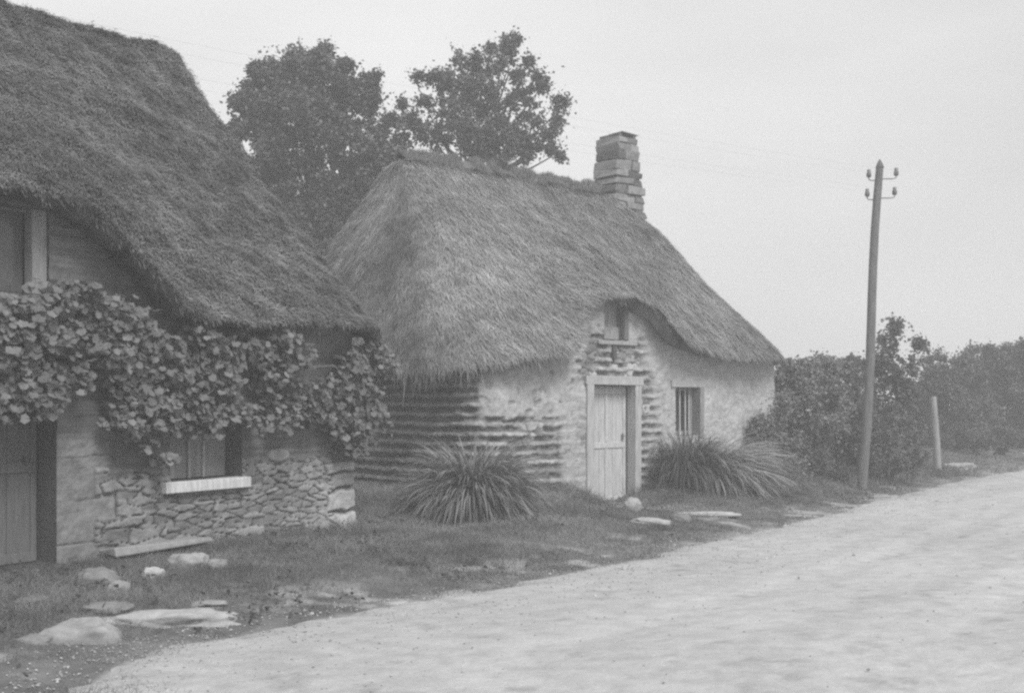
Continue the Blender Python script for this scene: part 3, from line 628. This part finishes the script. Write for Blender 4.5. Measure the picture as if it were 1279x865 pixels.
# ------------------------------------------------------------------ grapevine on the left facade
vroot = thing('grapevine', tuple(fr2(np.array([-3.3, -.25, .1]))), 'leafy grapevine trained along the front of the dark stone house under its eave', 'vine')
blobs = [(50, 380, 26), (95, 375, 30), (140, 395, 30), (175, 410, 28), (50, 425, 34), (95, 430, 34), (140, 435, 30), (55, 480, 28), (45, 505, 20), (90, 465, 22), (160, 470, 32), (165, 515, 30), (200, 440, 38), (215, 490, 38), (205, 525, 28), (250, 430, 34), (255, 480, 42), (265, 525, 28), (300, 440, 36), (300, 490, 42), (310, 522, 30), (345, 430, 26), (345, 480, 38), (360, 518, 26), (375, 440, 18), (385, 490, 22), (395, 515, 18), (440, 455, 22), (465, 450, 24), (480, 462, 18), (420, 490, 24), (455, 495, 30), (430, 530, 26), (460, 535, 24), (445, 560, 18), (475, 520, 16), (10, 390, 30), (5, 440, 34), (10, 495, 26), (190, 555, 9), (210, 575, 7), (470, 430, 12)]
vs = MB(); lv = MB()
def facade_pt(px, py, w):
    k = (px-639.5)/F      # meet the sight line with the plane at distance w in front of the facade
    a = np.array([[u2[0]-k*u2[1]]]); rhs = -(O2[0]+n2[0]*w)+k*(O2[1]+n2[1]*w)
    t = rhs/a[0, 0]; Yd = O2[1]+t*u2[1]+w*n2[1]
    return t, EYE+(500-py)/F*Yd
for (px, py, r_) in blobs:
    t, z = facade_pt(px, py, -.28); rw = r_/F*12.0*(.85+.1*(px > 300))
    n = int(5600*rw*rw)+50
    a = R.uniform(0, 2*math.pi, n); q = np.sqrt(R.random(n))*rw
    pt = np.stack([t+q*np.cos(a)*1.25, -.21+.09*R.normal(0, 1, n)-.05*(1-(q/rw)**2), z+q*np.sin(a)], -1)
    pt = pt+np.stack([0*a, .14*fb2(pt[:, 0]*3, pt[:, 2]*3, 411), .12*fb2(pt[:, 0]*4, pt[:, 2]*4, 412)], -1); pt[:, 1] = np.minimum(pt[:, 1], -.07-.1*R.random(n))
    hole = fb2(pt[:, 0]*2.4, pt[:, 2]*2.8, 413) > -.26-.25*R.random(n); pt = pt[hole]; n = len(pt)
    W_ = fr2(pt); nr = np.array([-n2[0], -n2[1], .55])+0*W_
    M_ = frames(nr, .65, n); dwn = np.array([0, 0, -1.])+R.normal(0, .5, (n, 3)); nn_ = M_[:, 2]; dwn -= nn_*(dwn*nn_).sum(1)[:, None]; dwn /= np.linalg.norm(dwn, axis=1)[:, None]
    M_ = np.stack([np.cross(dwn, nn_), dwn, nn_], 1)*(R.uniform(.032, .080, n))[:, None, None]
    M_[:, 0] *= 1.15
    lv.inst(LOBE[0], LOBE[1], M_, W_, np.clip(.19*R.uniform(.75, 1.2, n)*(1+.4*fb3(W_[:, 0]*3, W_[:, 1]*3, W_[:, 2]*3, 410)), .03, .35))
for (a, bq) in (((.08, .9, .05), (.10, .35, 1.2)), ((.10, .35, 1.2), (-.0, -.18, 1.95)), ((-3.55, -.16, 1.75), (-1.6, -.2, 2.05)), ((-1.6, -.2, 2.05), (-.1, -.22, 1.9)), ((-3.55, -.16, 1.75), (-4.2, -.2, 2.25)), ((-4.2, -.2, 2.25), (-5.6, -.2, 2.2)), ((-2.6, -.2, 1.95), (-2.3, -.25, 1.5)), ((-.4, -.2, 1.95), (-.15, -.2, 1.3)), ((-3.3, -.2, 1.8), (-3.0, -.25, 1.4)), ((-1.4, -.2, 2.05), (-1.0, -.25, 1.6)), ((-.15, -.2, 1.9), (.25, -.2, 2.1))):
    limb(vs, fr2(np.array(a)), fr2(np.array(bq)), .028, .014, 9, .05, .12, 6)
lv.build('leaves', M['vine'], vroot); vs.build('stem', M['bark'], vroot, smooth=True)

# ------------------------------------------------------------------ telegraph pole, wires, post
pb = P(1076, 0, 20.9); px0, py0 = pb[0], 20.9; pz = G(px0, py0)
pole = thing('telegraph_pole', (px0, py0, pz), 'leaning wooden telegraph pole with four insulators beside the road', 'pole')
K = 14; zz = np.linspace(-.3, 1, K); top = P(1099.5, 208, 20.9)
pl = np.stack([px0+(top[0]-px0)*np.clip(zz, -.1, 1)+.05*np.sin(zz*6)*.6, np.full(K, py0), pz+(top[2]-pz)*zz], -1); pl[0, 2] = pz-.3
rd = np.interp(zz, [-.3, 0, .9, 1], [.095, .088, .07, .065])
m = MB(); m.tube(pl, rd, 12, .15); tp = pl[-1]; m.tube([tp-[0, 0, .02], tp+[0, 0, .05], tp+[0, 0, .13]], [.075, .05, .005], 12, .12)
m.build('shaft', M['bark'], pole, smooth=True)
wires = []
for zt in (230, 0), (0, 0):
    pass
for (sx, yy) in ((-1, 216), (1, 214), (-1, 240), (1, 238)):
    ax = P(1099, yy+8, 20.9); cx = np.interp(ax[2], pl[:, 2], pl[:, 0]); L_ = .17 if sx < 0 else .30
    m = MB(); ax[0] = cx
    e = np.array([cx+sx*L_, py0-.0, ax[2]])
    m.tube([[cx+sx*.05, py0, ax[2]-.02], [cx+sx*L_*.8, py0, ax[2]-.02], [e[0], py0, ax[2]], [e[0], py0, ax[2]+.06]], .009, 6, .08)
    br = m.build('bracket', M['metal'], pole, smooth=True)
    m = MB(); m.tube([e+[0, 0, .03], e+[0, 0, .05], e+[0, 0, .10], e+[0, 0, .12], e+[0, 0, .16], e+[0, 0, .175]], [.022, .042, .042, .03, .034, .01], 12, .12)
    m.build('insulator', M['ceramic'], br, smooth=True)
    wires.append((e+[0, 0, .12], sx, yy))
for (e, sx, yy) in wires:
    far = np.array([-25.+e[0]-6.3, -7.+.0, e[2]+.6])
    s = np.linspace(0, 1, 40)[:, None]; p = e+(far-e)*s; p[:, 2] -= 1.5*4*(s*(1-s))[:, 0]*.45
    m = MB(); m.tube(p, .0007, 4, .35); o = m.build('overhead_wire', M['metal'])
    tag(o, {(-1, 216): 'thin wire from the upper left insulator of the telegraph pole', (1, 214): 'thin wire from the upper right insulator of the telegraph pole', (-1, 240): 'thin wire from the lower left insulator of the telegraph pole', (1, 238): 'thin wire from the lower right insulator of the telegraph pole'}[(sx, yy)], 'wire', 'overhead telegraph wires')
x = (1172-639.5)/F*26; zb = G(x, 26)
m = MB(); m.tube([[x, 26, zb-.2], [x-.05, 26, zb+.7], [x-.12, 26, EYE+5/F*26]], [.085, .08, .075], 9, .30)
tag(m.build('fence_post', M['bark'], smooth=True), 'short leaning pale wooden post in front of the hedge near the right edge', 'post')

# ------------------------------------------------------------------ stones
def rock(px, py, wpx, hpx, label, name='rock', Y=None, tone=.3, dz=0, flat=1.0, deep=.8, seed=0, cat='rock', group=None, ang=0.):
    # place on the ground by its foot: find the depth whose ground meets the sight line at the foot
    Yd = 6.
    for q in np.arange(6, 30, .02):
        if EYE+(500-(py+hpx/2))/F*q <= G((px-639.5)/F*q, q): Yd = q; break
    w_ = wpx/F*Yd/2; hh = hpx/F*Yd/2
    Yc = Yd+w_*deep*.6; cx = (px-639.5)/F*Yc; 
    n1_, n2_ = 40, 26; a, b_ = np.meshgrid(np.linspace(0, 2*math.pi, n1_+1)[:-1], np.linspace(0, math.pi, n2_), indexing='ij')
    v = np.stack([np.sin(b_)*np.cos(a), np.sin(b_)*np.sin(a), np.cos(b_)], -1)
    v = np.sign(v)*np.abs(v)**np.array([.75,.75,.65])
    d = 1+.5*fb3(v[..., 0]*1.3+seed, v[..., 1]*1.3, v[..., 2]*1.3, 300+seed)+.16*fb3(v[..., 0]*4+seed, v[..., 1]*4, v[..., 2]*4, 301+seed)
    v = v*d[..., None]*np.array([w_, w_*deep, hh*1.35]); ca, sa = math.cos(ang), math.sin(ang)
    v = np.stack([v[..., 0]*ca-v[..., 1]*sa, v[..., 0]*sa+v[..., 1]*ca, v[..., 2]], -1)
    zc = G(cx, Yc)+hh*.12+dz
    v = v+np.array([cx, Yc, zc]); i, j = np.meshgrid(np.arange(n1_), np.arange(n2_-1), indexing='ij')
    f = np.stack([i*n2_+j, i*n2_+j+1, ((i+1) % n1_)*n2_+j+1, ((i+1) % n1_)*n2_+j], -1).reshape(-1, 4)
    m = MB(); m.add(v.reshape(-1, 3), f, tone)
    return tag(m.build(name, M['rock'], smooth=True), label, cat, group)
GS = 'loose stones in front of the stone house'
rock(103, 787, 90, 32, 'largest rounded boulder half buried at the lower left corner', 'boulder', tone=.30, seed=1, deep=.7, cat='boulder', group=GS)
rock(220, 771, 165, 22, 'long flat pale slab lying at the road edge right of the largest boulder', 'stone_slab', tone=.36, seed=2, deep=.33, cat='slab', group=GS, ang=.25)
rock(124, 718, 52, 24, 'grey stone lying in front of the left doorstep', 'rock', tone=.22, seed=3, group=GS)
rock(147, 729, 26, 18, 'small pale stone touching the grey stone by the doorstep', 'rock', tone=.28, seed=4, group=GS)
rock(192, 714, 27, 14, 'small white angular stone alone in the dark soil', 'rock', tone=.45, seed=5, group=GS)
rock(235, 698, 48, 22, 'pale domed stone at the right end of the stone bench', 'rock', tone=.34, seed=6, group=GS)
rock(272, 703, 22, 14, 'small stone just right of the pale domed stone', 'rock', tone=.26, seed=7, group=GS)
rock(133, 761, 60, 10, 'low flat stone level with the soil behind the largest boulder', 'rock', tone=.22, seed=8, group=GS)
rock(45, 750, 50, 8, 'flat grey stone in the soil at the left edge', 'rock', tone=.18, seed=9, group=GS)
rock(45, 797, 50, 12, 'flat pale stone at the left edge beside the largest boulder', 'rock', tone=.22, seed=10, group=GS)
rock(262, 755, 40, 7, 'thin flat stone behind the long pale slab', 'rock', tone=.3, seed=12, group=GS)
rock(789, 628, 22, 20, 'round pale stone at the foot of the right door jamb', 'rock', tone=.36, seed=13)
rock(884, 641, 90, 7, 'long flat pale kerb stone in the grass below the barred window', 'stone_slab', tone=.42, seed=14, deep=.22, cat='slab', ang=.2)
rock(812, 650, 44, 9, 'flat worn stone slab set in the path below the closed plank door', 'stone_slab', tone=.36, seed=21, deep=.6, cat='slab')
rock(850, 646, 22, 10, 'small stone at the left end of the long kerb stone', 'rock', tone=.2, seed=15)
rock(958, 654, 14, 6, 'small stone at the grass edge right of the kerb stone', 'rock', tone=.22, seed=16)
rock(1195, 581, 40, 8, 'pale flat stone on the verge near the right edge', 'stone_slab', tone=.32, seed=17, deep=.5, cat='slab')
q = MB(); q.box((-3.75, -.32, .17), (-2.55, -.05, .225), .30, fr2, .02)
bench = thing('stone_bench', tuple(fr2(np.array([-3.1, -.2, .1]))), 'low stone bench slab along the foot of the rubble wall', 'bench')
q.build('seat', M['rock'], bench, bevel=.015)
for x in (-3.6, -2.8):
    q = MB(); q.box((x, -.28, .0), (x+.2, -.07, .169), .12, fr2, .015); q.build('support', M['rock'], bench, bevel=.01)

# ------------------------------------------------------------------ grass, weeds, gravel
def inside(x, y):
    t, w_ = to1(x, y); a = (t > -.0) & (t < LEN1+.05) & (w_ > -.02) & (w_ < W1)
    t, w_ = to2(x, y); return a | ((t < .02) & (w_ > -.02) & (w_ < W2))
def blades(n, box, hgt, wid, accept, tone, lean=.45):
    x = R.uniform(box[0], box[1], n); y = R.uniform(box[2], box[3], n)
    k = ~inside(x, y) & accept(x, y); x, y = x[k], y[k]; n = len(x)
    p = np.stack([x, y, gz(x, y)-.01], -1); dd = R.normal(0, lean, (n, 3)); dd[:, 2] = 1
    hh = hgt(x, y)*R.uniform(.4, 1.3, n); sd = np.cross(dd, R.normal(0, 1, (n, 3))); sd /= np.linalg.norm(sd, axis=1)[:, None]
    bend = R.normal(0, .35, (n, 3)); bend[:, 2] = 0
    return p, np.stack([sd*wid, dd*hh[:, None], bend*hh[:, None]], 1), tone(x, y)*R.uniform(.55, 1.5, n)
BT = ([(-1, 0, 0), (1, 0, 0), (.7, .55, .25), (-.7, .55, .25), (0, .95, 1)], [[0, 1, 2], [0, 2, 3], [3, 2, 4]])
def cover(x, y):
    d = dist(x, y); nz = fb2(x*1.4, y*1.4, 31)+.5*fb2(x*5, y*5, 32)
    t, w_ = to1(x, y); pth = np.exp(-((t-2.65-.62*w_)/.55)**2)*sst(.1, -.1, w_)*sst(-2.0, -1.2, w_)
    t2_, v2 = to2(x, y); yd = np.exp(-((t2_+3.9)/1.4)**2)*sst(-1.5, -.7, v2)
    pr = sst(-.22, .45, d+nz*.75)*(1-.8*sst(.08, .25, fb2(x*2.2, y*2.2, 22)-.09)*sst(1.5, .2, d))*(1-.95*pth)*(1-.85*yd)*(.55+.45*sst(-.4, .3, nz))
    return R.random(x.shape) < pr
def hfun(x, y):
    d = dist(x, y); t, w_ = to1(x, y); t2_, v2 = to2(x, y)
    near = np.exp(-np.clip(-w_, 0, 9)/.35)*(w_ < .1)*(t > -1)+np.exp(-np.clip(-v2, 0, 9)/.2)*(v2 < .1)*(t2_ < .5)*(t2_ > -3)*.6
    return (.025+.035*sst(.0, 1.4, d)+.05*np.clip(fb2(x*1.3, y*1.3, 33), 0, 1)+.06*np.clip(fb2(x*5, y*5, 38), 0, 1)+.10*np.clip(near, 0, 1))*np.where(y > 20, 1.6, 1)
tf = lambda x, y: .22*(1+.7*fb2(x*1.2, y*1.2, 34)+.5*fb2(x*4, y*4, 36))
gr = MB()
for (n, bx, wd) in ((240000, (-6, 2, 6.5, 12.5), .0019), (300000, (-4.5, 5.5, 11, 20), .0028), (120000, (1, 13, 17, 31), .005)):
    p, m_, c_ = blades(n, bx, hfun, wd, cover, tf); gr.inst(BT[0], BT[1], m_, p, np.clip(c_, .02, .35))
o = gr.build('grass', M['grass']); o['kind'] = 'stuff'; o['label'] = 'short uneven grass on the verge between the cottages and the road'
wd_ = MB()
n = 9000; x = R.uniform(-6, 12, n); y = R.uniform(6.5, 28, n); nz = fb2(x*1.1, y*1.1, 37)
k = ~inside(x, y) & (dist(x, y)+.4*nz > .15) & (nz > .0) & (dist(x, y) < 5); x, y = x[k], y[k]; n = len(x)
per = 6; X2 = np.repeat(x, per)+R.normal(0, .04, n*per); Y2 = np.repeat(y, per)+R.normal(0, .04, n*per)
pp = np.stack([X2, Y2, gz(X2, Y2)+R.uniform(.01, .07, n*per)], -1)
fr_ = frames(np.array([0, 0, 1.])+0*pp, .5, n*per)*(R.uniform(.025, .06, n*per))[:, None, None]
wd_.inst(QUAD[0], QUAD[1], fr_, pp, .12*R.uniform(.6, 1.5, n*per))
o = wd_.build('weeds', M['grass']); o['kind'] = 'stuff'; o['label'] = 'small broad-leaved weeds scattered through the verge grass'
# loose gravel
gv = MB(); n = 6000; y = 5+25*R.random(n)**1.6; wv = np.abs(R.normal(0, 1.0, n))*(R.random(n) < .75)+R.uniform(0, 6, n)*(R.random(n) < .12)-np.abs(R.normal(0, .25, n)); x = xedge(y)+wob(y)*np.clip(1-wv/2, 0, 1)+wv
sz = R.uniform(.004, .012, n)*np.where(R.random(n) < .04, 1.8, 1)
oc = [(1, 0, 0), (0, 1, 0), (-1, 0, 0), (0, -1, 0), (0, 0, .6), (0, 0, -.6), (.7, .7, .2)]
gv.inst(oc[:6], [[0, 1, 4], [1, 2, 4], [2, 3, 4], [3, 0, 4], [1, 0, 5], [2, 1, 5], [3, 2, 5], [0, 3, 5]], frames(np.array([0, 0, 1.])+np.zeros((n, 3)), .3, n)*sz[:, None, None], np.stack([x, y, .008+np.where(wv > 0, np.minimum(gz(x, y), .05)*np.clip(1-wv, 0, 1), gz(x, y))], -1), R.uniform(.26, .48, n))
o = gv.build('gravel', M['rock']); o['kind'] = 'stuff'; o['label'] = 'loose gravel scattered along the edge of the dusty road'

# ------------------------------------------------------------------ haze volume, added to lift the dark tones and flatten contrast
HAZE = .0066
hz = MB(); hz.box((-420, -70, -3), (420, 620, 14), 1.0)
m = bpy.data.materials.new('haze'); m.use_nodes = True; t = m.node_tree
for nd in list(t.nodes):
    if nd.type == 'BSDF_PRINCIPLED': t.nodes.remove(nd)
v = t.nodes.new('ShaderNodeVolumePrincipled'); v.inputs['Color'].default_value = (1, 1, 1, 1); v.inputs['Density'].default_value = HAZE
v.inputs['Anisotropy'].default_value = 0.0
t.links.new(v.outputs[0], t.nodes['Material Output'].inputs['Volume'])
o = hz.build('haze', m); o['kind'] = 'stuff'; o['label'] = 'pale even haze added to lift dark tones and fade distant foliage'
